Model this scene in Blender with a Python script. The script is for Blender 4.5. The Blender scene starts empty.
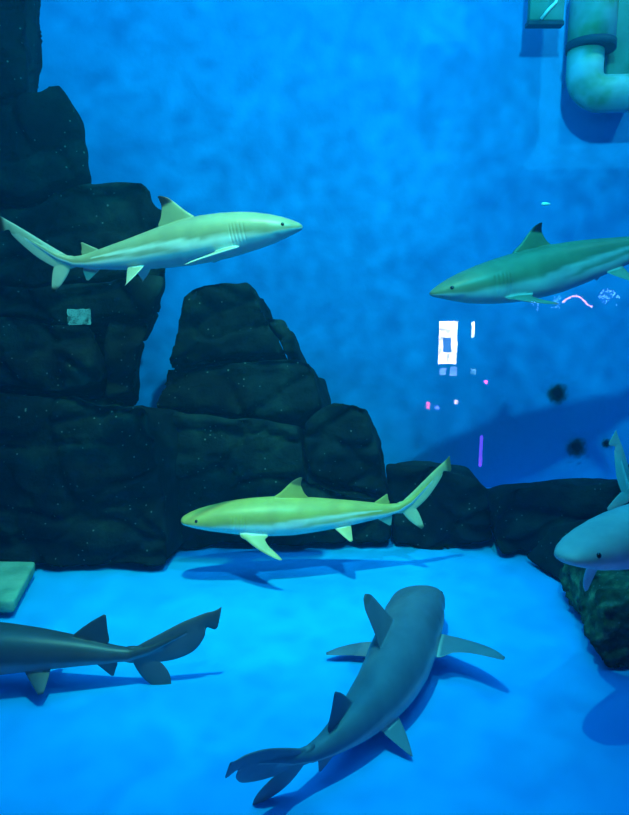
import bpy, bmesh, math, random
from mathutils import Vector, Matrix, noise

random.seed(7)
S = bpy.context.scene
COL = S.collection

# ------------------------------------------------------------------ camera
F_PX, W_PX, H_PX = 640.0, 629.0, 815.0
CAM_Z, PITCH = 1.6, math.radians(10)
cd = bpy.data.cameras.new('camera')
cam = bpy.data.objects.new('camera', cd)
COL.objects.link(cam)
cam.location = (0, 0, CAM_Z)
cam.rotation_euler = (math.radians(90) - PITCH, 0, 0)
cd.sensor_fit = 'VERTICAL'
cd.sensor_height = 24.0
cd.lens = 24.0 * F_PX / H_PX
cd.clip_start = 0.02
S.camera = cam
_f = Vector((0, math.cos(PITCH), -math.sin(PITCH)))
_u = Vector((0, math.sin(PITCH), math.cos(PITCH)))


def P(u, v, Y):
    """world point at distance Y into the hall/tank seen at (u, v)"""
    d = _f + Vector((1, 0, 0)) * ((u - W_PX / 2) / F_PX) + _u * ((H_PX / 2 - v) / F_PX)
    return Vector((0, 0, CAM_Z)) + d * (Y / d.y)


# ------------------------------------------------------------------ helpers
def tag(o, label=None, cat=None, group=None, kind=None):
    if label: o['label'] = label
    if cat: o['category'] = cat
    if group: o['group'] = group
    if kind: o['kind'] = kind
    return o


def link(name, me, mats=None, parent=None, smooth=True):
    o = bpy.data.objects.new(name, me)
    COL.objects.link(o)
    if mats:
        for m in (mats if isinstance(mats, (list, tuple)) else [mats]):
            me.materials.append(m)
    if parent:
        o.parent = parent
    if smooth and len(me.polygons):
        me.polygons.foreach_set('use_smooth', [True] * len(me.polygons))
    return o


def empty(name, loc):
    o = bpy.data.objects.new(name, None)
    o.empty_display_size = 0.1
    o.location = loc
    COL.objects.link(o)
    return o


def bm_mesh(name, bm):
    bmesh.ops.recalc_face_normals(bm, faces=bm.faces[:])
    me = bpy.data.meshes.new(name)
    bm.to_mesh(me)
    bm.free()
    return me


def box_bm(x0, x1, y0, y1, z0, z1, bevel=0.0):
    bm = bmesh.new()
    bmesh.ops.create_cube(bm, size=1)
    for v in bm.verts:
        v.co = Vector(((x0 + x1) / 2 + v.co.x * (x1 - x0), (y0 + y1) / 2 + v.co.y * (y1 - y0), (z0 + z1) / 2 + v.co.z * (z1 - z0)))
    if bevel:
        bmesh.ops.bevel(bm, geom=bm.edges[:], offset=bevel, segments=3, affect='EDGES', profile=0.5)
    return bm


def struct(name, x0, x1, y0, y1, z0, z1, mat):
    o = link(name, bm_mesh(name, box_bm(x0, x1, y0, y1, z0, z1)), mat, smooth=False)
    return tag(o, kind='structure')


def smooth01(a, b, x):
    t = max(0.0, min(1.0, (x - a) / (b - a)))
    return t * t * (3 - 2 * t)


def lerp_tab(tab, x):
    if x <= tab[0][0]: return tab[0][1:]
    for p, q in zip(tab, tab[1:]):
        if x <= q[0]:
            t = (x - p[0]) / (q[0] - p[0])
            return tuple(a + (b - a) * t for a, b in zip(p[1:], q[1:]))
    return tab[-1][1:]


def cr(pts, t):
    """Catmull-Rom through equal-length tuples, t in 0..1"""
    n = len(pts) - 1
    f = max(0.0, min(0.999999, t)) * n
    i = int(f); f -= i
    p1, p2 = pts[i], pts[i + 1]
    p0 = pts[i - 1] if i > 0 else tuple(2 * a - b for a, b in zip(p1, p2))
    p3 = pts[i + 2] if i + 2 <= n else tuple(2 * b - a for a, b in zip(p1, p2))
    return tuple(0.5 * (2 * b + (c - a) * f + (2 * a - 5 * b + 4 * c - d) * f * f + (3 * b - a - 3 * c + d) * f ** 3)
                 for a, b, c, d in zip(p0, p1, p2, p3))


# ------------------------------------------------------------------ materials
def new_mat(name):
    m = bpy.data.materials.new(name)
    m.use_nodes = True
    nt = m.node_tree
    nt.nodes.clear()
    out = nt.nodes.new('ShaderNodeOutputMaterial')
    return m, nt, out


def N(nt, kind, **kw):
    n = nt.nodes.new(kind)
    for k, v in kw.items():
        if k in n.inputs: n.inputs[k].default_value = v
        else: setattr(n, k, v)
    return n


def ramp(nt, stops, fac=None):
    r = nt.nodes.new('ShaderNodeValToRGB')
    el = r.color_ramp.elements
    while len(el) < len(stops): el.new(0.5)
    for e, (p, c) in zip(el, stops):
        e.position = p
        e.color = (*c, 1)
    if fac is not None: nt.links.new(fac, r.inputs[0])
    return r


def pbsdf(nt, out, rough=0.6, spec=0.3):
    b = nt.nodes.new('ShaderNodeBsdfPrincipled')
    b.inputs['Roughness'].default_value = rough
    b.inputs['Specular IOR Level'].default_value = spec
    nt.links.new(b.outputs[0], out.inputs[0])
    return b


def noisy(name, c0, c1, scale=4, rough=0.7, spec=0.2, bump=0.0, bscale=20, detail=6, bdist=0.02):
    m, nt, out = new_mat(name)
    b = pbsdf(nt, out, rough, spec)
    tc = N(nt, 'ShaderNodeNewGeometry')
    n = N(nt, 'ShaderNodeTexNoise', Scale=scale, Detail=detail)
    nt.links.new(tc.outputs['Position'], n.inputs['Vector'])
    r = ramp(nt, [(0.3, c0), (0.7, c1)], n.outputs['Fac'])
    nt.links.new(r.outputs[0], b.inputs['Base Color'])
    if bump:
        n2 = N(nt, 'ShaderNodeTexNoise', Scale=bscale, Detail=5)
        nt.links.new(tc.outputs['Position'], n2.inputs['Vector'])
        bp = N(nt, 'ShaderNodeBump', Strength=bump, Distance=bdist)
        nt.links.new(n2.outputs['Fac'], bp.inputs['Height'])
        nt.links.new(bp.outputs[0], b.inputs['Normal'])
    return m


def emit(name, c, s):
    m, nt, out = new_mat(name)
    e = N(nt, 'ShaderNodeEmission', Strength=s)
    e.inputs['Color'].default_value = (*c, 1)
    nt.links.new(e.outputs[0], out.inputs[0])
    return m


M = {}
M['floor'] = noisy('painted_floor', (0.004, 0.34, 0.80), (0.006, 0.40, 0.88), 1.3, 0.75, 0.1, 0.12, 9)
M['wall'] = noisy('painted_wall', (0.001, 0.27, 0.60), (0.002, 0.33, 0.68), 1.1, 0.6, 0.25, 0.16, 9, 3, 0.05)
M['side'] = noisy('painted_side_wall', (0.001, 0.13, 0.5), (0.002, 0.17, 0.56), 1.1, 0.8, 0.1)
M['dark'] = noisy('black_hall_paint', (0.004, 0.004, 0.005), (0.008, 0.008, 0.01), 2, 0.9, 0.05)
M['plaster'] = noisy('tank_ceiling_paint', (0.02, 0.05, 0.10), (0.03, 0.06, 0.12), 2, 0.9, 0.05)


def rock_mat(name, c0, c1, c2, speck=0.5, sc=3.0):
    m, nt, out = new_mat(name)
    b = pbsdf(nt, out, 0.85, 0.06)
    g = N(nt, 'ShaderNodeNewGeometry')
    n = N(nt, 'ShaderNodeTexNoise', Scale=sc, Detail=8, Roughness=0.65)
    nt.links.new(g.outputs['Position'], n.inputs['Vector'])
    r = ramp(nt, [(0.32, c0), (0.52, c1), (0.75, c2)], n.outputs['Fac'])
    # pale encrusting specks: sparse cells of a fine Voronoi, only some of them
    vo = N(nt, 'ShaderNodeTexVoronoi', Scale=30.0)
    nt.links.new(g.outputs['Position'], vo.inputs['Vector'])
    lt = N(nt, 'ShaderNodeMath', operation='LESS_THAN')
    lt.inputs[1].default_value = 0.17
    nt.links.new(vo.outputs['Distance'], lt.inputs[0])
    sp = N(nt, 'ShaderNodeSeparateColor')
    nt.links.new(vo.outputs['Color'], sp.inputs[0])
    gt = N(nt, 'ShaderNodeMath', operation='GREATER_THAN')
    gt.inputs[1].default_value = 1.0 - speck * 0.42
    nt.links.new(sp.outputs[0], gt.inputs[0])
    mu = N(nt, 'ShaderNodeMath', operation='MULTIPLY')
    nt.links.new(lt.outputs[0], mu.inputs[0]); nt.links.new(gt.outputs[0], mu.inputs[1])
    mx = N(nt, 'ShaderNodeMix', data_type='RGBA')
    nt.links.new(mu.outputs[0], mx.inputs[0])
    nt.links.new(r.outputs[0], mx.inputs[6])
    mx.inputs[7].default_value = (0.09, 0.16, 0.14, 1)
    nt.links.new(mx.outputs[2], b.inputs['Base Color'])
    n2 = N(nt, 'ShaderNodeTexNoise', Scale=14.0, Detail=8, Roughness=0.7)
    nt.links.new(g.outputs['Position'], n2.inputs['Vector'])
    bp = N(nt, 'ShaderNodeBump', Strength=0.8, Distance=0.03)
    nt.links.new(n2.outputs['Fac'], bp.inputs['Height'])
    nt.links.new(bp.outputs[0], b.inputs['Normal'])
    return m


M['rock'] = rock_mat('dark_rock', (0.001, 0.004, 0.006), (0.005, 0.013, 0.013), (0.020, 0.048, 0.034))
M['rock_coral'] = rock_mat('encrusted_rock', (0.010, 0.018, 0.012), (0.05, 0.09, 0.05), (0.24, 0.34, 0.18), 0.9, 9.0)
M['slab'] = noisy('pale_green_stone', (0.12, 0.30, 0.20), (0.28, 0.50, 0.34), 7, 0.8, 0.15, 0.4, 25)
M['pvc'] = noisy('algae_grey_pipe', (0.10, 0.26, 0.08), (0.36, 0.50, 0.56), 5.0, 0.5, 0.3, 0.15, 15)
M['pvc_dark'] = noisy('dark_rubber', (0.006, 0.03, 0.05), (0.01, 0.05, 0.07), 5, 0.6, 0.2)
M['bracket'] = noisy('algae_panel', (0.04, 0.16, 0.10), (0.10, 0.25, 0.22), 4, 0.7, 0.2, 0.2, 14)
def soft_algae():
    m, nt, out = new_mat('soft_dark_algae')
    b = nt.nodes.new('ShaderNodeBsdfPrincipled'); b.inputs['Roughness'].default_value = .9
    b.inputs['Specular IOR Level'].default_value = .05
    tc = nt.nodes.new('ShaderNodeTexCoord')
    mp = N(nt, 'ShaderNodeMapping'); mp.inputs['Scale'].default_value = (1, 0, 1)
    nt.links.new(tc.outputs['Object'], mp.inputs['Vector'])
    ln = N(nt, 'ShaderNodeVectorMath', operation='LENGTH'); nt.links.new(mp.outputs[0], ln.inputs[0])
    nz = N(nt, 'ShaderNodeTexNoise', Scale=3.2, Detail=3); nt.links.new(tc.outputs['Object'], nz.inputs['Vector'])
    ma = N(nt, 'ShaderNodeMath', operation='MULTIPLY_ADD'); nt.links.new(nz.outputs['Fac'], ma.inputs[0]); ma.inputs[1].default_value = .5
    nt.links.new(ln.outputs['Value'], ma.inputs[2])
    r = ramp(nt, [(.45, (0.003, .008, .010)), (.75, (.02, .06, .02))], ma.outputs[0]); nt.links.new(r.outputs[0], b.inputs['Base Color'])
    al = N(nt, 'ShaderNodeMapRange'); al.interpolation_type = 'SMOOTHSTEP'
    al.inputs['From Min'].default_value = 1.0; al.inputs['From Max'].default_value = .45
    nt.links.new(ma.outputs[0], al.inputs['Value']); nt.links.new(al.outputs[0], b.inputs['Alpha'])
    nt.links.new(b.outputs[0], out.inputs[0])
    return m


M['algae'] = soft_algae()
M['eye'] = noisy('shark_eye_black', (0.004, 0.004, 0.005), (0.008, 0.008, 0.01), 10, 0.15, 0.6)
M['scrap'] = noisy('white_scrap', (0.7, 0.75, 0.6), (0.85, 0.9, 0.8), 20, 0.6, 0.2)


def skin_mat(name, rough=0.42, spec=0.35):
    m, nt, out = new_mat(name)
    b = pbsdf(nt, out, rough, spec)
    a = N(nt, 'ShaderNodeAttribute', attribute_name='skin')
    g = N(nt, 'ShaderNodeTexCoord')
    n = N(nt, 'ShaderNodeTexNoise', Scale=9.0, Detail=6, Roughness=0.65)
    nt.links.new(g.outputs['Object'], n.inputs['Vector'])
    r = ramp(nt, [(0.3, (0.80, 0.80, 0.80)), (0.7, (1.12, 1.12, 1.08))], n.outputs['Fac'])
    mx = N(nt, 'ShaderNodeMix', data_type='RGBA', blend_type='MULTIPLY')
    mx.inputs[0].default_value = 1.0
    nt.links.new(a.outputs['Color'], mx.inputs[6])
    nt.links.new(r.outputs[0], mx.inputs[7])
    nt.links.new(mx.outputs[2], b.inputs['Base Color'])
    n2 = N(nt, 'ShaderNodeTexNoise', Scale=160.0, Detail=2)
    nt.links.new(g.outputs['Object'], n2.inputs['Vector'])
    bp = N(nt, 'ShaderNodeBump', Strength=0.08, Distance=0.005)
    nt.links.new(n2.outputs['Fac'], bp.inputs['Height'])
    nt.links.new(bp.outputs[0], b.inputs['Normal'])
    return m


M['skin'] = skin_mat('shark_skin')

# ------------------------------------------------------------------ the setting
WALL_Y, GLASS_Y0, GLASS_Y1 = 5.2, 0.60, 0.66
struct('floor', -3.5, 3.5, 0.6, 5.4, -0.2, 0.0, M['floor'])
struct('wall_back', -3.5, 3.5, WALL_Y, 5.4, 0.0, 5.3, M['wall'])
struct('wall_left', -3.6, -3.4, 0.6, 5.4, 0.0, 5.3, M['side'])
struct('wall_right', 3.4, 3.6, 0.6, 5.4, 0.0, 5.3, M['side'])
struct('ceiling', -3.6, 3.6, 0.6, 5.4, 5.3, 5.5, M['plaster'])
struct('wall_front', -3.6, 3.6, 0.5, 0.66, 3.0, 5.3, M['dark'])
# visitors' hall on the near side of the pane
struct('floor_hall', -6.0, 6.0, -9.0, 0.6, -0.2, 0.0, M['dark'])
struct('ceiling_hall', -6.0, 6.0, -9.0, 0.5, 3.0, 3.2, M['dark'])
struct('wall_hall_rear', -6.0, 6.0, -9.2, -9.0, 0.0, 3.0, M['dark'])
struct('wall_hall_left', -6.2, -6.0, -9.0, 0.6, 0.0, 3.0, M['dark'])
struct('wall_hall_right', 6.0, 6.2, -9.0, 0.6, 0.0, 3.0, M['dark'])

# acrylic pane: clear, with a faint mirror on its near face
gm, nt, out = new_mat('clear_acrylic')
tr = N(nt, 'ShaderNodeBsdfTransparent'); tr.inputs[0].default_value = (0.97, 0.985, 0.99, 1)
gl = N(nt, 'ShaderNodeBsdfGlossy', Roughness=0.0)
fr = N(nt, 'ShaderNodeFresnel', IOR=1.45)
mix = N(nt, 'ShaderNodeMixShader')
nt.links.new(fr.outputs[0], mix.inputs[0])
nt.links.new(tr.outputs[0], mix.inputs[1]); nt.links.new(gl.outputs[0], mix.inputs[2])
nt.links.new(mix.outputs[0], out.inputs[0])
gm2, nt, out = new_mat('clear_acrylic_wet_face')
tr = N(nt, 'ShaderNodeBsdfTransparent'); tr.inputs[0].default_value = (0.985, 0.99, 0.995, 1)
nt.links.new(tr.outputs[0], out.inputs[0])
win = link('window_1', bm_mesh('window_1', box_bm(-3.4, 3.4, GLASS_Y0, GLASS_Y1, 0.0, 3.0)), [gm, gm2], smooth=False)
for p in win.data.polygons:
    p.material_index = 0 if p.normal.y < -0.5 else 1
tag(win, kind='structure')

# the water itself: absorbs red first, scatters a little blue
wm, nt, out = new_mat('tank_water')
ab = N(nt, 'ShaderNodeVolumeAbsorption', Density=0.10); ab.inputs[0].default_value = (0.10, 0.86, 0.97, 1)
scn = N(nt, 'ShaderNodeVolumeScatter', Density=0.020, Anisotropy=0.25); scn.inputs[0].default_value = (0.01, 0.6, 1.0, 1)
ad = N(nt, 'ShaderNodeAddShader')
nt.links.new(ab.outputs[0], ad.inputs[0]); nt.links.new(scn.outputs[0], ad.inputs[1])
nt.links.new(ad.outputs[0], out.inputs['Volume'])
wat = link('tank_water', bm_mesh('tank_water', box_bm(-3.395, 3.395, 0.665, 5.195, 0.005, 4.3)), wm, smooth=False)
tag(wat, kind='structure')

# ------------------------------------------------------------------ rocks
def field(p, amp=1.0, front=1.0):
    """one continuous displacement for all rocks, so neighbours keep their joints"""
    d = noise.noise_vector(p * 1.7) * 0.055
    d += noise.noise_vector(p * 4.1 + Vector((3, 1, 7))) * 0.03
    d += noise.noise_vector(p * 11.0 + Vector((9, 4, 2))) * 0.010
    # bedding: thin strata that step in and out of the face
    q = p.z * 9.0 + 1.3 * noise.noise(p * 1.5)
    d.y += 0.012 * math.tanh(3 * math.sin(q * 2.1))
    # joints: facets standing at slightly different depths with cracks between
    w_ = p + noise.noise_vector(p * 3.0) * 0.10
    ds, cs = noise.voronoi(Vector((w_.x * 2.2, w_.y * 1.2, w_.z * 4.2)))
    d.y += front * 0.05 * (1 - smooth01(0.0, 0.16, ds[1] - ds[0])) + front * 0.05 * noise.noise(cs[0] * 3.7)
    ds, cs = noise.voronoi(Vector((w_.x * 6.5, w_.y * 4.0, w_.z * 9.0)))
    d.y += front * 0.012 * (1 - smooth01(0.0, 0.2, ds[1] - ds[0])) + front * 0.018 * noise.noise(cs[0] * 3.7)
    return d * amp


def rock(name, label, poly, Yf, Yb, mat='rock', shift=(0, -0.3), vox=0.024, smooth_it=4, group='dark rocks of the tank rockwork', lumps=0, flat=None, backscale=1.0, bulge=0.0, pre=None, amp=1.0):
    pts = [P(u, v, Yf) for u, v in poly]
    dy = Yb - Yf
    bm = bmesh.new()
    cx = sum(p.x for p in pts) / len(pts); cz = sum(p.z for p in pts) / len(pts)
    fr_, bk = [], []
    for p in pts:
        fr_.append(bm.verts.new((p.x, Yf, max(0.03, p.z))))
        bx = cx + (p.x - cx) * backscale + shift[0] * dy
        bz = cz + (p.z - cz) * backscale + shift[1] * dy
        bk.append(bm.verts.new((bx, Yb, max(0.03, bz))))
    bm.faces.new(fr_); bm.faces.new(bk[::-1])
    n = len(pts)
    for i in range(n):
        bm.faces.new((fr_[i], bk[i], bk[(i + 1) % n], fr_[(i + 1) % n]))
    bmesh.ops.triangulate(bm, faces=bm.faces[:])
    me = bm_mesh('tmp', bm)
    o = bpy.data.objects.new('tmp', me); COL.objects.link(o)
    r = o.modifiers.new('r', 'REMESH'); r.mode = 'VOXEL'; r.voxel_size = vox
    s = o.modifiers.new('s', 'SMOOTH'); s.factor = 0.5; s.iterations = smooth_it
    dg = bpy.context.evaluated_depsgraph_get(); dg.update()
    m2 = bpy.data.meshes.new_from_object(o.evaluated_get(dg))
    bpy.data.objects.remove(o); bpy.data.meshes.remove(me)
    for v in m2.vertices:
        p = v.co.copy()
        nrm = v.normal.copy()
        c = p + field(p, amp, smooth01(.15, .6, -nrm.y))
        if lumps:
            d0 = noise.voronoi(p * 14.0)[0][0]
            d1 = noise.voronoi(p * 30.0)[0][0]
            c += nrm * (lumps * (0.5 - d0) + lumps * 0.5 * (0.5 - d1))
        c.z = max(0.004, c.z)
        if c.y > WALL_Y - 0.03: c.y = WALL_Y - 0.03
        v.co = c
    m2.name = name
    ob = link(name, m2, M[mat])
    base = Vector(((min(v.co.x for v in m2.vertices) + max(v.co.x for v in m2.vertices)) / 2, (Yf + Yb) / 2, min(v.co.z for v in m2.vertices)))
    m2.transform(Matrix.Translation(-base)); ob.location = base
    return tag(ob, label, 'rock', group)


LS = (-0.30, -0.30)
CS = (0.12, -0.30)
rock('upright_rock', 'dark upright rock at the upper left corner, topmost of the left rock stack',
     [(-110, -90), (16, -90), (22, 0), (25, 60), (22, 92), (-20, 96), (-110, 101)], 3.75, 4.5, shift=LS)
rock('rock_block', 'dark squarish rock with a sloping right side, second from the top of the left stack',
     [(-110, 104), (-10, 99), (20, 93), (64, 90), (77, 104), (88, 170), (72, 182), (30, 194), (-110, 213)], 3.72, 4.5, shift=LS)
rock('rock_block', 'wide dark rock directly behind the tail half of the topmost left shark',
     [(-110, 217), (32, 198), (88, 180), (137, 182), (146, 194), (149, 210), (163, 212), (166, 240), (163, 274), (110, 282), (-110, 287)], 3.65, 4.5, shift=LS)
rock('rock_ledge', 'thin dark rock layer below the tail of the topmost left shark',
     [(-110, 290), (110, 285), (164, 277), (148, 316), (100, 316), (60, 319), (-110, 321)], 3.62, 4.4, shift=LS, smooth_it=3)
rock('rock_block', 'rounded dark rock bulging at the left edge under a thin rock layer',
     [(-110, 324), (50, 321), (94, 324), (106, 345), (107, 376), (80, 385), (-110, 389)], 3.50, 4.3, shift=LS)
rock('rock_block', 'dark recessed rock left of the blue cleft between the two rock masses',
     [(111, 321), (148, 321), (141, 350), (137, 393), (111, 395)], 3.60, 4.3, shift=LS, smooth_it=3)
rock('foot_rock', 'large dark rock at the foot of the left stack, meeting the blue floor',
     [(-110, 396), (80, 392), (106, 405), (137, 403), (151, 407), (156, 440), (160, 500), (164, 562), (60, 574), (0, 590), (-110, 606)], 3.50, 4.25, shift=(.10, -.30))
rock('deep_rock', 'dark rock face deep behind the joints of the left stack',
     [(-110, -40), (-4, -40), (5, 95), (58, 130), (62, 195), (128, 205), (138, 262), (122, 300), (112, 400), (130, 470), (130, 560), (-110, 560)], 4.62, 4.95, shift=(-.2, -.2), smooth_it=3, amp=.5)
rock('rock_peak', 'dark flat-topped rock crowning the middle rock pile',
     [(187, 291), (204, 285), (252, 281), (257, 296), (259, 320), (270, 342), (277, 358), (166, 368), (176, 330)], 4.00, 4.7, shift=CS)
rock('rock_shoulder', 'small dark rock step on the right of the flat-topped rock',
     [(262, 318), (282, 322), (288, 340), (292, 361), (280, 362), (272, 338)], 4.05, 4.7, shift=CS, smooth_it=2)
rock('rock_slab', 'broad dark rock layer in the middle pile below the flat-topped rock',
     [(165, 371), (232, 367), (290, 364), (306, 365), (313, 384), (322, 408), (304, 426), (230, 417), (150, 410)], 3.93, 4.7, shift=CS)
rock('rock_boulder', 'rounded dark boulder at the right end of the middle rock pile',
     [(308, 428), (324, 410), (345, 403), (368, 407), (380, 435), (384, 468), (385, 501), (345, 492), (308, 480)], 3.90, 4.7, shift=CS)
rock('foot_rock', 'wide dark rock behind the yellow-green shark at mid height',
     [(158, 413), (228, 420), (302, 429), (303, 486), (345, 500), (386, 509), (389, 553), (300, 556), (169, 566)], 3.80, 4.6, shift=CS)
rock('deep_rock', 'dark rock face deep behind the joints of the middle rock pile',
     [(195, 312), (243, 307), (265, 370), (296, 390), (310, 432), (362, 440), (372, 482), (470, 494), (470, 530), (172, 530), (166, 420)], 4.82, 5.1, shift=(0, -.2), smooth_it=3, amp=.4)
rock('low_rock', 'low dark rock behind the tail of the yellow-green shark',
     [(388, 468), (440, 464), (480, 471), (496, 487), (496, 552), (440, 552), (391, 553)], 3.82, 4.7, shift=CS)
rock('low_rock', 'long low dark rock against the back wall, right of the yellow-green shark',
     [(501, 489), (560, 485), (620, 484), (720, 487), (730, 600), (580, 600), (560, 585), (535, 572), (501, 556)], 3.66, 4.6, shift=CS)
rock('low_rock', 'low dark rock just behind the snout of the pale shark at the right edge',
     [(570, 602), (576, 566), (598, 538), (644, 528), (720, 526), (720, 610)], 3.28, 3.60, shift=(-.45, -0.1), smooth_it=3, amp=.6)
rock('encrusted_rock', 'lumpy algae-encrusted rock on the floor at the right edge',
     [(604, 690), (594, 645), (608, 602), (650, 586), (780, 584), (780, 700)], 2.52, 3.2, 'rock_coral', shift=(0.16, -0.02), vox=0.018, smooth_it=5, group=None, lumps=0.045, amp=.6)
rock('stone_slab', 'pale green stone slab lying on the floor at the left edge',
     [(-110, 601), (14, 601), (14, 616), (-110, 616)], 2.96, 3.44, 'slab', shift=(-0.2, 0.0), vox=0.014, smooth_it=2, group=None, amp=0.12)

# ------------------------------------------------------------------ sharks
BODY = [  # x, half width, height above axis, depth below axis
    (0.000, .006, .004, .004), (0.010, .018, .010, .009), (0.030, .031, .020, .017), (0.060, .043, .031, .028), (0.100, .053, .042, .040),
    (0.150, .060, .052, .051), (0.200, .065, .060, .058), (0.260, .069, .066, .064), (0.330, .070, .070, .066), (0.400, .068, .069, .065),
    (0.480, .061, .062, .058), (0.560, .051, .052, .049), (0.640, .039, .041, .038), (0.710, .028, .030, .027), (0.760, .020, .021, .019),
    (0.800, .0145, .0165, .015), (0.840, .011, .014, .012), (0.880, .008, .011, .009), (0.920, .005, .007, .006), (0.945, .002, .003, .003)]
AXIS = [(0.0, -.006), (0.06, -.003), (0.15, 0.0), (0.74, 0.0), (0.79, .004), (0.84, .026), (0.90, .072), (0.945, .108)]


def shark_mesh(name, girth=1.0, head=1.0, pec_dihedral=20, pec_sweep=0.0, d1=1.0, d2=1.0, fin_x=0.0, style='blacktip', colours=None, pec_scale=1.0, tail=1.0, blunt=0.0, d2x=0.0, pelvic=1.0, round_d1=0.0, d1_chord=1.0, pec_chord=1.0, mouth=.09):
    def prof(x):
        w, a, b = lerp_tab(BODY, x)
        g = 1 + (girth - 1) * smooth01(0.0, 0.12, x) * (1 - smooth01(0.65, 0.82, x))
        hb = 1 + (head - 1) * (1 - smooth01(0.12, 0.30, x))
        if blunt:
            k = blunt * (1 - smooth01(0.0, 0.14, x)) * smooth01(0.0, 0.012, x + 0.004)
            w = w + k * 0.030; a = a + k * 0.012; b = b + k * 0.010
        return w * g * hb, a * g * (0.5 + 0.5 * hb), b * g * (0.5 + 0.5 * hb)

    gills = [0.178, 0.190, 0.202, 0.213, 0.223]
    xs = set()
    x = 0.0
    while x < 0.945:
        xs.add(round(x, 4)); x += 0.004 if x < 0.04 else 0.010
    for gx in gills:
        for d in (-.004, -.002, 0, .002, .004): xs.add(round(gx + d, 4))
    xs.add(0.945)
    xs = sorted(xs)
    NR = 56
    bm = bmesh.new()
    rings = []
    for x in xs:
        w, a, b = prof(x); zc = lerp_tab(AXIS, x)[0]
        ring = []
        for k in range(NR):
            t = 2 * math.pi * k / NR
            c, s = math.cos(t), math.sin(t)
            y = w * math.copysign(abs(c) ** 0.92, c)
            z = (a if s > 0 else b) * math.copysign(abs(s) ** (0.95 if s > 0 else 0.85), s)
            # gill slits and mouth are cut into the surface
            g = 0.0
            if -0.55 < s < 0.45:
                for gx in gills:
                    g = max(g, max(0.0, 1 - abs(x - gx - 0.004 * s) / 0.0034) * smooth01(0.0, 0.2, 0.5 - abs(s + 0.05)))
            mx = 0.058 + 0.022 * (1 - abs(c)) * -1 + 0.03 * abs(c)
            if s < -0.35:
                g = max(g, 0.9 * max(0.0, 1 - abs(x - mx) / 0.008))
            k_ = 1 - (0.022 * g if x > .15 else mouth * g)
            ring.append(bm.verts.new((x, y * k_, zc + z * k_)))
        rings.append(ring)
    for r0, r1 in zip(rings, rings[1:]):
        for k in range(NR):
            bm.faces.new((r0[k], r0[(k + 1) % NR], r1[(k + 1) % NR], r1[k]))
    bm.faces.new(rings[0]); bm.faces.new(rings[-1][::-1])
    bmesh.ops.triangulate(bm, faces=[f for f in bm.faces if len(f.verts) > 4])
    body = bpy.data.objects.new('tmpb', bm_mesh('tmpb', bm))
    COL.objects.link(body)
    fcol = bpy.data.collections.new('fins'); COL.children.link(fcol)

    def fin(stations, origin, span, thick, nT=26, nC=9, camber=0.0):
        """stations: (le chord, le span, te chord, te span) root to tip"""
        span = Vector(span).normalized(); ch = Vector((1, 0, 0)); nrm = ch.cross(span).normalized()
        o = Vector(origin)
        b = bmesh.new(); rr = []
        for i in range(nT + 1):
            t = i / nT
            lx, ls, tx, ts = cr(stations, t)
            th = thick * (1 - 0.80 * t)
            ring = []
            for side in (1, -1):
                rng = range(nC + 1) if side == 1 else range(nC - 1, 0, -1)
                for j in rng:
                    c = 0.5 - 0.5 * math.cos(math.pi * j / nC)
                    hgt = th * (2.3 * math.sqrt(max(c, 0)) * (1 - c) + 0.06) * 0.9
                    q = o + ch * (lx + (tx - lx) * c) + span * (ls + (ts - ls) * c) + nrm * (side * hgt - camber * t * t)
                    ring.append(b.verts.new(q))
            rr.append(ring)
        n = len(rr[0])
        for r0, r1 in zip(rr, rr[1:]):
            for k in range(n):
                b.faces.new((r0[k], r0[(k + 1) % n], r1[(k + 1) % n], r1[k]))
        b.faces.new(rr[0]); b.faces.new(rr[-1][::-1])
        bmesh.ops.triangulate(b, faces=[f for f in b.faces if len(f.verts) > 4])
        fo = bpy.data.objects.new('tmpf', bm_mesh('tmpf', b))
        fcol.objects.link(fo)

    zt = 0.068 * girth
    fx = fin_x
    h = 0.088 * d1
    if round_d1 > 1:      # broad paddle-shaped fin with a rounded top
        fin([(.300 + fx, -.035, .452 + fx, -.035), (.322 + fx, .002, .456 + fx, -.004), (.342 + fx, .32 * h, .450 + fx, .22 * h), (.360 + fx, .62 * h, .448 + fx, .56 * h), (.378 + fx, .88 * h, .446 + fx, .84 * h), (.404 + fx, 1.03 * h, .430 + fx, 1.01 * h)],
            (0, 0, zt), (0, 0, 1), .0085)
    else:
      fin([(.38 + fx + (p[0] - .38 - fx) * d1_chord, p[1], .38 + fx + (p[2] - .38 - fx) * d1_chord, p[3]) for p in [(.300 + fx, -.035, .452 + fx, -.035), (.325 + fx, .002, .455 + fx, -.004), (.352 + fx, .30 * h, .440 + fx, .22 * h), (.380 + fx, .66 * h, .428 + fx, .60 * h), (.402 + fx - .012 * round_d1, .90 * h, .430 + fx + .012 * round_d1, .88 * h), (.424 + fx - .018 * round_d1, 1.02 * h, .433 + fx + .006 * round_d1, 1.0 * h)]],
        (0, 0, zt), (0, 0, 1), .0075)
    w2, a2, b2 = prof(.72 + d2x)
    w3, a3, b3 = prof(.73)
    e = 0.036 * d2; k2 = 0.5 + 0.5 * d2; dx = d2x
    fin([(.690 + dx - .02 * (k2 - 1), -.025, .690 + dx + .062 * k2, -.02), (.698 + dx, .004, .690 + dx + .068 * k2, .002), (.698 + dx + .026 * k2, .6 * e, .690 + dx + .064 * k2, .42 * e), (.698 + dx + .050 * k2, 1.0 * e, .698 + dx + .054 * k2, .98 * e)], (0, 0, a2 * .95), (0, 0, 1), .0045, 16)
    fin([(.700, -.012, .758, -.012), (.706, .004, .764, .002), (.730, .022, .762, .014), (.752, .038, .758, .036)], (0, 0, -b3 * .95), (0, 0, -1), .0045, 16)
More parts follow.
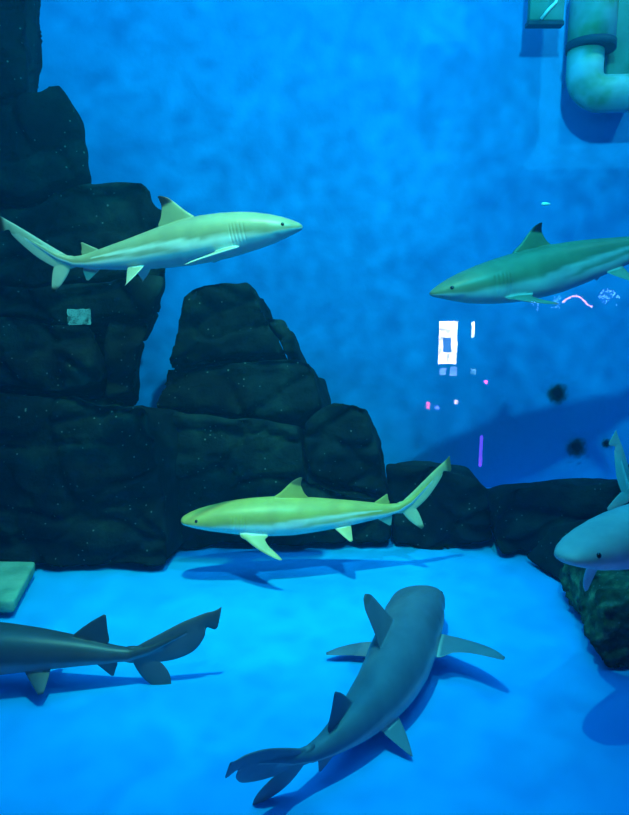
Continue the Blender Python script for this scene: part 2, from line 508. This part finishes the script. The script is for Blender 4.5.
    for sgn in (1, -1):
        di = math.radians(pec_dihedral if not isinstance(pec_dihedral, tuple) else pec_dihedral[0 if sgn > 0 else 1])
        sw = pec_sweep
        sc = pec_scale
        sp = (0, sgn * math.cos(di), -math.sin(di))
        st = [(.195, -.035, .285, -.035), (.208, .012, .286, .010), (.226 + .2 * sw, .05 * sc, .278 + .2 * sw, .046 * sc), (.254 + .5 * sw, .10 * sc, .290 + .5 * sw, .092 * sc), (.288 + .85 * sw, .145 * sc, .312 + .85 * sw, .138 * sc), (.322 + sw, .176 * sc, .330 + sw, .172 * sc)]
        wq, aq, bq = prof(.24)
        st = [(p[0], p[1], p[0] + (p[2] - p[0]) * (pec_chord if p[1] > 0 else 1), p[3]) for p in st]
        fin(st, (0, sgn * wq * .78, -bq * .62), sp, .0085, camber=0.010 * sgn)
        wv, av, bv = prof(.56)
        pdv = math.radians(38)
        pv = pelvic
        fin([(.535, -.02, .600, -.02), (.543, .006, .606, .004), (.552 + .014 * pv, .034 * pv, .606, .026 * pv), (.560 + .032 * pv, .062 * pv, .604, .058 * pv)], (0, sgn * wv * .62, -bv * .68), (0, sgn * math.cos(pdv), -math.sin(pdv)), .0055, 16)
    T = tail
    q = T - 1
    fin([(.765, -.012, .80, -.022), (.795, .016, .842, -.016), (.850, .056 + .012 * q, .893 + .02 * q, .018 - .03 * q), (.905, .098 + .02 * q, .934 + .03 * q, .060 - .05 * q),
         (.945, .128 + .015 * q, .962 + .015 * q, .096 - .04 * q), (.966, .143 + .01 * q, .972, .116 - .02 * q), (.984, .156, .996, .112 - .012 * q), (1.0, .170, 1.004, .140)],
        (0, 0, 0.004), (0, 0, 1), .0085, 40)
    if T > 1.2:
        fin([(.780, -.02, .85, -.03), (.798, .012, .864, .002), (.818, .042, .880, .014), (.842, .066, .898, .034), (.872, .082, .908, .058), (.902, .090, .910, .080)],
            (0, 0, 0.004), (0, 0, -1), .0075, 24)
    else:
        fin([(.785, -.02, .845, -.03), (.797, .010, .852, .006), (.815, .042, .860, .028), (.836, .068, .866, .052), (.862, .094, .872, .086)],
            (0, 0, 0.004), (0, 0, -1), .0075, 18)

    md = body.modifiers.new('u', 'BOOLEAN')
    md.operation = 'UNION'; md.operand_type = 'COLLECTION'; md.collection = fcol; md.solver = 'EXACT'
    dg = bpy.context.evaluated_depsgraph_get(); dg.update()
    me = bpy.data.meshes.new_from_object(body.evaluated_get(dg))
    for o in list(fcol.objects) + [body]:
        d = o.data; bpy.data.objects.remove(o); bpy.data.meshes.remove(d)
    bpy.data.collections.remove(fcol)
    me.name = name

    # skin colour: the animal's own countershading, flank band and fin tips
    top, low, tip = [Vector(c) for c in colours]
    at = me.attributes.new('skin', 'FLOAT_COLOR', 'POINT')
    for v in me.vertices:
        x, y, z = v.co
        w, a, b = prof(min(x, .945)); zc = lerp_tab(AXIS, x)[0]
        r2 = (y / max(w, .003)) ** 2 + ((z - zc) / max(a if z > zc else b, .003)) ** 2
        rel = (z - zc) / max(a if z > zc else b, .003)
        wob = 0.10 * noise.noise(Vector((x * 14, y * 8, z * 8)))
        edge = -0.22 + wob
        if style == 'blacktip':
            edge += 0.18 * smooth01(.10, .30, x) - 0.1 * smooth01(.55, .8, x)
        k = smooth01(edge - .16, edge + .16, rel)     # 1 = back colour
        if style == 'blacktip' and r2 < 1.4 and .30 < x < .74:
            c0 = -0.05 + (x - .30) * 0.95
            wd = 0.17 * smooth01(.30, .40, x) * (1 - smooth01(.62, .74, x)) + 1e-4
            band = smooth01(1.0, 0.35, abs(rel - c0) / wd) if abs(rel - c0) < wd else 0.0
            k = min(k, 1 - 0.75 * band)
            c1 = c0 - 0.30
            if rel < c0 and abs(rel - c1) < 0.11:
                k = max(k, 0.8 * smooth01(.36, .46, x) * (1 - smooth01(.62, .70, x)) * smooth01(1.0, .4, abs(rel - c1) / .11))
        fin_v = r2 > 1.35
        if fin_v:
            k = 1.0
            if z < zc and x < .7: k = 0.85 if v.normal.z > 0 else 0.1
            if z < zc and .69 < x < .77: k = 0.6
            if x > .79: k = 0.8 if z > zc else 0.65
        c = low.lerp(top, k)
        if style == 'blacktip' and fin_v:
            q = 0.0
            if .30 < x < .50 and z > 0: q = smooth01(zt + h * .60, zt + h * .70, z + 0.3 * (x - .41 - fx))
            if z < -.066 and x > .8: q = max(q, smooth01(-.066, -.078, z) if False else smooth01(.066, .08, -z))
            if x < .5 and abs(y) > .0: q = max(q, smooth01(.185, .20, math.hypot(y, z)) if z < 0.02 else 0)
            if x > .975: q = max(q, smooth01(.975, .99, x))
            c = c.lerp(tip, q)
        if style == 'grey' and fin_v and .30 < x < .50 and z > zt + h * .86: c = c.lerp(tip, 0.8)
        at.data[v.index].color = (*c, 1)
    eyes = []
    for sgn in (1, -1):
        w, a, b = prof(.056); eyes.append(Vector((.056, sgn * w * .90, lerp_tab(AXIS, .056)[0] + a * .30)))
    return me, eyes


def make_shark(label, pts, L=None, roll=0.0, rolls=None, eye_r=.0062, group=None, **kw):
    """pts: spine from snout to tail, equally spaced along the body"""
    pts = [tuple(p) for p in pts]
    NS = 400
    dense = [Vector(cr(pts, i / NS)) for i in range(NS + 1)]
    cum = [0.0]
    for a, b in zip(dense, dense[1:]): cum.append(cum[-1] + (b - a).length)
    tot = cum[-1]
    L = L or tot
    print('shark length', round(tot, 2), label)

    def at(s):
        d = s * tot
        if d <= 0: i, f = 0, d / (cum[1] or 1)
        elif d >= tot: i, f = NS - 1, 1.0
        else:
            lo, hi = 0, NS
            while hi - lo > 1:
                m = (lo + hi) // 2
                if cum[m] <= d: lo = m
                else: hi = m
            i = lo; f = (d - cum[i]) / (cum[i + 1] - cum[i])
        p = dense[i].lerp(dense[i + 1], f)
        j0, j1 = max(0, i - 12), min(NS, i + 13)
        T = (dense[j1] - dense[j0]).normalized()
        r = roll if rolls is None else cr([(q,) for q in rolls], s)[0]
        side = T.cross(Vector((0, 0, 1))).normalized()
        up = side.cross(T).normalized()
        q = Matrix.Rotation(math.radians(r), 3, T)
        return p, T, q @ side, q @ up
    me, eyes = shark_mesh('shark', **kw)

    def D(v):
        p, T, R, U = at(v.x)
        return p + R * (v.y * L) + U * (v.z * L)
    base = at(.35)[0].copy()
    for v in me.vertices: v.co = D(v.co) - base
    me.update()
    o = link('shark', me, M['skin'])
    o.location = base
    tag(o, label, 'shark', group)
    for e in eyes:
        bm = bmesh.new()
        bmesh.ops.create_uvsphere(bm, u_segments=16, v_segments=10, radius=eye_r * L)
        bmesh.ops.translate(bm, vec=D(e) - base, verts=bm.verts[:])
        link('eye', bm_mesh('eye', bm), M['eye'], o)
    return o


BT = [(0.20, 0.21, 0.12), (0.56, 0.60, 0.55), (0.010, 0.010, 0.012)]
BT2 = [(0.13, 0.17, 0.09), (0.46, 0.50, 0.46), (0.010, 0.010, 0.012)]
BT3 = [(0.46, 0.38, 0.10), (0.78, 0.80, 0.70), (0.14, 0.14, 0.06)]
GR4 = [(0.085, 0.14, 0.20), (0.40, 0.45, 0.45), (0.07, 0.10, 0.11)]
GR5 = [(0.045, 0.065, 0.085), (0.20, 0.24, 0.27), (0.04, 0.05, 0.06)]
GR6 = [(0.30, 0.36, 0.38), (0.62, 0.66, 0.64), (0.75, 0.78, 0.74)]

make_shark('pale green black-finned shark swimming right, topmost at the left in front of rocks',
           [P(302, 225, 2.86), P(242, 233, 2.90), P(184, 244, 2.94), P(126, 256, 2.96), P(76, 263, 2.94), P(6, 268, 2.86)],
           roll=-4, pec_dihedral=10, pec_sweep=0.04, pec_scale=.62, colours=BT, blunt=.35, girth=1.13, fin_x=.025, pelvic=1.5)
make_shark('green black-finned shark swimming left at the upper right edge of the frame',
           [P(430, 292, 3.30), P(490, 283, 3.33), P(548, 271, 3.38), P(606, 256, 3.44), P(664, 243, 3.50), P(722, 240, 3.58)],
           roll=3, pec_dihedral=22, pec_sweep=.0, pec_scale=.45, colours=BT2, blunt=.2, girth=1.12, d1=.80, fin_x=-.055, pelvic=1.25)
make_shark('yellow-green shark swimming left in mid water above its shadow on the floor',
           [P(181, 519, 3.32), P(237, 517, 3.36), P(292, 516, 3.40), P(348, 513, 3.44), P(399, 509, 3.46), P(456, 501, 3.44)],
           roll=2, pec_dihedral=40, pec_sweep=.02, pec_scale=.58, pec_chord=1.25, colours=BT3, blunt=.35, girth=1.02, d1=.85, pelvic=1.1)
make_shark('blue-grey shark seen from behind and above, gliding away over the floor at the bottom',
           [P(420, 590, 2.99), P(412, 622, 2.68), P(401, 656, 2.42), P(378, 696, 2.17), P(323, 747, 1.89), P(214, 806, 1.66)],
           rolls=[10, 20, 25, 14, -14, -30], pec_dihedral=(-30, 10), d1_chord=1.4, pec_chord=1.5, colours=GR4, style='grey', girth=1.14, head=1.26, d1=1.3, d2=2.1, d2x=-.05, blunt=.9, tail=1.5, round_d1=1.8, pelvic=1.3)
make_shark('dark blue-grey shark leaving at the left edge with only its tail half in the frame',
           [P(-195, 652, 2.34), P(-113, 650, 2.36), P(-30, 649, 2.38), P(50, 650, 2.40), P(128, 656, 2.42), P(210, 668, 2.44)],
           roll=0, pec_dihedral=12, colours=GR5, style='grey', d2=2.0, d2x=-.055, d1=1.2, tail=1.5)
s6 = P(562, 556, 2.0)
make_shark('pale blue-grey shark entering at the right edge with its head toward the left',
           [s6 + Vector((.27 * i, .17 * i, -.012 * i)) for i in range(6)],
           roll=0, pec_dihedral=58, pec_scale=1.1, colours=GR6, style='grey', girth=1.04, head=1.06, blunt=0.25, d1=.8, mouth=.22, pec_chord=1.3)
s7 = P(592, 497, 3.05)
make_shark('pale shark leaving at the right edge with only its upright tail fin in the frame',
           [s7 + Vector(q) for q in ((1.28, .30, -.02), (1.02, .24, -.03), (.77, .17, -.03), (.52, .10, -.02), (.25, .03, -.01), (-.02, -.02, .13))],
           roll=0, pec_dihedral=30, colours=GR6, style='grey')

# ------------------------------------------------------------------ pipework at the upper right
def tube_bm(path, r, seg=28):
    bm = bmesh.new(); rings = []
    n = len(path)
    for i, p in enumerate(path):
        T = (path[min(n - 1, i + 1)] - path[max(0, i - 1)]).normalized()
        ref = Vector((0, 1, 0))
        a = T.cross(ref).normalized(); b = a.cross(T).normalized()
        rr = r[i] if isinstance(r, list) else r
        rings.append([bm.verts.new(p + (a * math.cos(2 * math.pi * k / seg) + b * math.sin(2 * math.pi * k / seg)) * rr) for k in range(seg)])
    for r0, r1 in zip(rings, rings[1:]):
        for k in range(seg): bm.faces.new((r0[k], r0[(k + 1) % seg], r1[(k + 1) % seg], r1[k]))
    bm.faces.new(rings[0]); bm.faces.new(rings[-1][::-1])
    return bm


PY = 4.72
pt = empty('water_pipe', P(588, 50, PY))
tag(pt, 'large algae-stained pipe with an elbow turning right at the upper right corner', 'pipe')


def pipe_part(name, path, r, mat):
    base = pt.location
    me = bm_mesh(name, tube_bm([p - base for p in path], r))
    o = link(name, me, M[mat], pt)
    me.polygons.foreach_set('use_smooth', [len(p.vertices) == 4 for p in me.polygons])
    return o


k = PY / F_PX * 1.02
cz_ = P(591, 43, PY); cz2 = P(591, 51, PY); ex = P(584, 78, PY)
top = cz_ + Vector((0, 0, 1.0))
pipe_part('coupling', [top, cz_ + Vector((0, 0, .5)), cz_ + Vector((0, 0, .001))], 20.5 * k, 'pvc')
pipe_part('collar', [cz_, Vector((cz_.x, PY, cz2.z))], 21.6 * k, 'pvc_dark')
elb = [Vector((ex.x, PY, cz2.z - .001)), ex + Vector((0, 0, .04))]
c0 = ex + Vector((0, 0, .03)); rad = 17.5 * k
for i in range(1, 10):
    a = math.pi / 2 * i / 9
    elb.append(c0 + Vector((rad * (1 - math.cos(a)), 0, -rad * math.sin(a))))
elb.append(elb[-1] + Vector((1.3, 0, 0.03)))
pipe_part('elbow_pipe', elb, 16 * k, 'pvc')
bp_ = empty('pipe_bracket', P(549, 10, PY))
tag(bp_, 'greenish boxy wall bracket with dark lower edge left of the big pipe', 'bracket')
a, b = P(528, 22, PY), P(566, -40, PY)
q = bp_.location
link('panel', bm_mesh('panel', box_bm(a.x - q.x, b.x - q.x, -.03, 0.03, a.z - q.z, b.z - q.z, .008)), M['bracket'], bp_, False)
link('lower_edge', bm_mesh('lower_edge', box_bm(a.x - q.x - .01, b.x - q.x + .005, -.035, .035, a.z - q.z - .03, a.z - q.z - .001, .006)), M['pvc_dark'], bp_, False)
bm = tube_bm([P(541, 19, PY - .05) - q, P(548, 10, PY - .07) - q, P(556, 2, PY - .06) - q, P(560, -14, PY - .05) - q], .010, 10)
link('hose', bm_mesh('hose', bm), M['scrap'], bp_)
a, b = P(602, 84, 4.95), P(660, -40, 4.95)
pn = link('pump_housing', bm_mesh('pump_housing', box_bm(a.x - 2.2, b.x - 2.2, -.10, .20, a.z - 3.6, b.z - 3.6, .02)), M['bracket'], None, False)
pn.location = (2.2, 4.98, 3.6)
tag(pn, 'teal panel against the back wall behind the big pipe', 'panel')

# dark algae spots on the back wall
for (u, v, r, lab) in ((557, 393, .075, 'round dark green algae spot on the back wall, highest of the dark spots'),
                       (576, 447, .075, 'dark smudge on the back wall, below and right of the round algae spot'),
                       (606, 443, .035, 'small dark spot on the back wall above the pale fin at the right edge'),
                       (627, 470, .05, 'dark spot on the back wall at the very right edge')):
    p = P(u, v, WALL_Y)
    bm = bmesh.new()
    bmesh.ops.create_uvsphere(bm, u_segments=40, v_segments=20, radius=1)
    for w in bm.verts:
        d = w.co.normalized()
        w.co *= 1 + .35 * noise.noise(d * 2.5 + p) + .2 * noise.noise(d * 7 + p)
        w.co.y *= .10
    o = link('algae_patch', bm_mesh('algae_patch', bm), M['algae'])
    o.location = (p.x, WALL_Y - .004, p.z); o.scale = (r * 1.9,) * 3
    tag(o, lab, 'algae', 'dark algae spots on the back wall')

# small white scrap drifting above the right shark
bm = bmesh.new()
bmesh.ops.create_uvsphere(bm, u_segments=16, v_segments=10, radius=1)
for w in bm.verts:
    w.co = Vector((w.co.x * .024, w.co.y * .008, w.co.z * .008 * (1 - .4 * w.co.x)))
o = link('food_scrap', bm_mesh('food_scrap', bm), M['scrap'])
o.location = P(546, 204, 3.4)
tag(o, 'tiny white scrap drifting in the water above the upper right shark', 'scrap')

# ------------------------------------------------------------------ lit things in the hall (seen mirrored in the pane)
def mirror(u, v, Yv):
    p = P(u, v, Yv)
    return Vector((p.x, 2 * GLASS_Y0 - p.y, p.z))


YV = 10.0
for (name, label, cat, u0, u1, v0, v1, c, s, grp) in (
    ('lightbox', 'bright white upright lit panel mirrored in the glass', 'lightbox', 438, 458, 321, 364, (1, .93, .95), 32, None),
    ('strip_lamp', 'narrow white strip lamp mirrored beside the bright white panel', 'lamp', 471.5, 475, 321, 337, (.8, .9, 1), 28, None),
    ('strip_lamp', 'narrow violet strip lamp mirrored low on the glass', 'lamp', 479, 483, 436, 467, (.12, .03, 1), 20, None),
    ('display_screen', 'small cyan screen mirrored on the glass in front of the left rocks', 'screen', 68, 90, 309, 325, (.06, .8, .85), 5, None),
    ('signal_lamp', 'small red lamp mirrored left of the low lamps', 'lamp', 426, 430, 402, 409, (1, .1, .3), 22, None),
    ('signal_lamp', 'small magenta lamp mirrored right of the bright white panel', 'lamp', 484.5, 487.5, 380, 384, (.9, .1, .9), 22, None),
    ('signal_lamp', 'small white lamp mirrored below the bright white panel', 'lamp', 454, 458, 400, 404, (.9, .8, .8), 22, None),
    ('signal_lamp', 'small blue lamp mirrored right beside the small red lamp', 'lamp', 435, 439, 406, 409, (.1, .15, 1), 22, None),
    ('signal_lamp', 'small pale blue lamp mirrored just under the left side of the white panel', 'lamp', 440, 446, 368, 375, (.25, .5, 1), 9, None),
    ('signal_lamp', 'small pale blue lamp mirrored just under the right side of the white panel', 'lamp', 450, 457, 367, 376, (.25, .5, 1), 9, None),
    ('signal_lamp', 'small pale blue lamp mirrored under the narrow white strip lamp', 'lamp', 471, 476, 369, 374, (.2, .7, 1), 9, None),
):
    Yv = YV if v1 < 366 else (4.9 if v1 > 420 else 6.6 + (u0 * 7 % 10) * .09)
    a, b = mirror(u0, v1, Yv), mirror(u1, v0, Yv)
    cxx, czz = (a.x + b.x) / 2, (a.z + b.z) / 2
    hx, hz = abs(b.x - a.x) / 2, abs(b.z - a.z) / 2
    e = empty(name, (cxx, a.y, czz - hz))
    tag(e, label, cat)
    nm, nt, out = new_mat(name + '_glow')
    em = N(nt, 'ShaderNodeEmission')
    g = N(nt, 'ShaderNodeNewGeometry')
    nz = N(nt, 'ShaderNodeTexNoise', Scale=9.0, Detail=3)
    nt.links.new(g.outputs['Position'], nz.inputs['Vector'])
    r = ramp(nt, [(.38, tuple(q * .25 for q in c)), (.55, c)], nz.outputs['Fac'])
    nt.links.new(r.outputs[0], em.inputs[0]); em.inputs[1].default_value = s * 2.5
    nt.links.new(em.outputs[0], out.inputs[0])
    link('stand', bm_mesh('stand', box_bm(-.012, .012, -.07, -.045, -(czz - hz), -.01)), M['dark'], e, False)
    link('casing', bm_mesh('casing', box_bm(-hx - .01, hx + .01, -.10, -.012, -.01, 2 * hz + .01, .004)), M['dark'], e, False)
    link('lit_face', bm_mesh('lit_face', box_bm(-hx, hx, -.0115, .004, 0, 2 * hz)), nm, e, False)
    if name == 'lightbox':
        # dark standing figure-like shape printed on the panel
        link('dark_print', bm_mesh('dark_print', box_bm(-hx * .55, hx * .35, .0045, .008, hz * .55, hz * 1.25, .002)), emit('grey_print', (.25, .35, .75), 7), e, False)
# fairy-light ornaments high on the right of the glass
def ornament(name, label, pts_uv, c, s, r=.012):
    pts = [mirror(u, v, YV) for u, v in pts_uv]
    base = pts[0]
    e = empty(name, base); tag(e, label, 'lights')
    wire = tube_bm([p - base for p in pts], .004, 6) if len(pts) > 1 else None
    link('wire', bm_mesh('wire', wire), M['dark'], e)
    bm = bmesh.new()
    bmesh.ops.create_icosphere(bm, subdivisions=1, radius=r * 1.3)
    bme = bm_mesh('bulb', bm)
    bme.materials.append(emit(name + '_glow', c, s * 2.5))
    for p in pts:
        link('bulb', bme, None, e).location = p - base


rnd = random.Random(3)
jelly = []
for i in range(44):
    a = rnd.uniform(0, math.pi); q = rnd.random() ** .5
    jelly.append((609 + 11 * q * math.cos(a), 298 - 9 * q * math.sin(a) + rnd.choice((0, 0, 1)) * rnd.uniform(0, 9)))
jelly.sort()
ornament('fairy_lights', 'bell-shaped cluster of blue fairy lights mirrored at the right', jelly, (.08, .30, 1), 22, .009)
arc = [(563 + 29 * t, 302 - 6 * math.sin(math.pi * min(1, t * 1.2)) + 14 * max(0, t - .6) ** 1.2) for t in [i / 22 for i in range(23)]]
ornament('fairy_lights', 'arching string of pink-white fairy lights mirrored under the upper right shark', arc, (.75, .45, 1), 16, .013)
sp = [(534 + rnd.uniform(-4, 5), 306 + rnd.uniform(-6, 6)) for i in range(10)]
ornament('fairy_lights', 'small blue sparkle of fairy lights mirrored below the upper right shark', sp, (.08, .35, 1), 14, .010)
sp = [(556 + rnd.uniform(-4, 5), 302 + rnd.uniform(-6, 6)) for i in range(12)]
ornament('fairy_lights', 'tiny blue fairy light cluster mirrored at the left end of the arching string', sp, (.08, .35, 1), 14, .010)

# ------------------------------------------------------------------ lights
def light(name, typ, loc, target, energy, colour, **kw):
    d = bpy.data.lights.new(name, typ)
    d.energy = energy; d.color = colour
    for k_, v_ in kw.items(): setattr(d, k_, v_)
    o = bpy.data.objects.new(name, d); COL.objects.link(o)
    o.location = loc
    o.rotation_euler = (Vector(target) - Vector(loc)).to_track_quat('-Z', 'Y').to_euler()
    return o


def ripples(o, scale, lo, hi, sharp=0.35):
    """lamp shining through the rippled surface: uneven beam"""
    d = o.data
    d.use_nodes = True
    nt = d.node_tree
    em = nt.nodes.get('Emission') or [n for n in nt.nodes if n.type == 'EMISSION'][0]
    tc = nt.nodes.new('ShaderNodeTexCoord')
    nz = N(nt, 'ShaderNodeTexNoise', Scale=scale * .6, Detail=2)
    nt.links.new(tc.outputs['Normal'], nz.inputs['Vector'])
    mx = N(nt, 'ShaderNodeMix', data_type='RGBA', blend_type='LINEAR_LIGHT')
    mx.inputs[0].default_value = 0.06
    nt.links.new(tc.outputs['Normal'], mx.inputs[6]); nt.links.new(nz.outputs['Color'], mx.inputs[7])
    vo = N(nt, 'ShaderNodeTexVoronoi', Scale=scale)
    vo.feature = 'SMOOTH_F1'
    nt.links.new(mx.outputs[2], vo.inputs['Vector'])
    mr = N(nt, 'ShaderNodeMapRange')
    mr.inputs['From Min'].default_value = 0.15; mr.inputs['From Max'].default_value = 0.75
    mr.inputs['To Min'].default_value = lo; mr.inputs['To Max'].default_value = hi
    nt.links.new(vo.outputs['Distance'], mr.inputs['Value'])
    nt.links.new(mr.outputs[0], em.inputs['Strength'])


key = light('spot_key', 'SPOT', (-.22, 1.5, 4.7), (-.2, 3.05, 0), 720, (.12, 1.0, .85), spot_size=math.radians(50), spot_blend=1.0, shadow_soft_size=.03)
ripples(key, 34, .75, 1.3)
warm = light('spot_warm', 'SPOT', (-.28, 1.42, 4.65), (-.45, 3.40, 1.0), 560, (.75, .95, .20), spot_size=math.radians(44), spot_blend=1.0, shadow_soft_size=.06)
wl = light('spot_wall', 'SPOT', (.55, .9, 3.6), (.2, 5.2, 2.6), 620, (.03, .82, 1.0), spot_size=math.radians(125), spot_blend=.9, shadow_soft_size=.055)
ripples(wl, 46, .35, 1.75)
pl = light('spot_pipe', 'SPOT', (3.0, 3.5, 4.7), (1.9, 5.2, 3.0), 130, (.15, .9, 1.0), spot_size=math.radians(110), spot_blend=.9, shadow_soft_size=.04)
fill = light('area_fill', 'AREA', (0, 2.7, 5.2), (0, 2.7, 0), 210, (.012, .52, 1.0), shape='RECTANGLE', size=5.5, size_y=3.6)

w = bpy.data.worlds.new('world'); S.world = w
w.use_nodes = True
w.node_tree.nodes['Background'].inputs[0].default_value = (0, 0, 0, 1)
w.node_tree.nodes['Background'].inputs[1].default_value = 0

S.view_settings.view_transform = 'Standard'
S.view_settings.look = 'None'
S.view_settings.gamma = 1
S.view_settings.use_curve_mapping = False
S.view_settings.exposure = 0.0
S.cycles.use_denoising = True
S.cycles.max_bounces = 8
S.cycles.transparent_max_bounces = 12
S.cycles.volume_bounces = 1
S.cycles.sample_clamp_indirect = 6
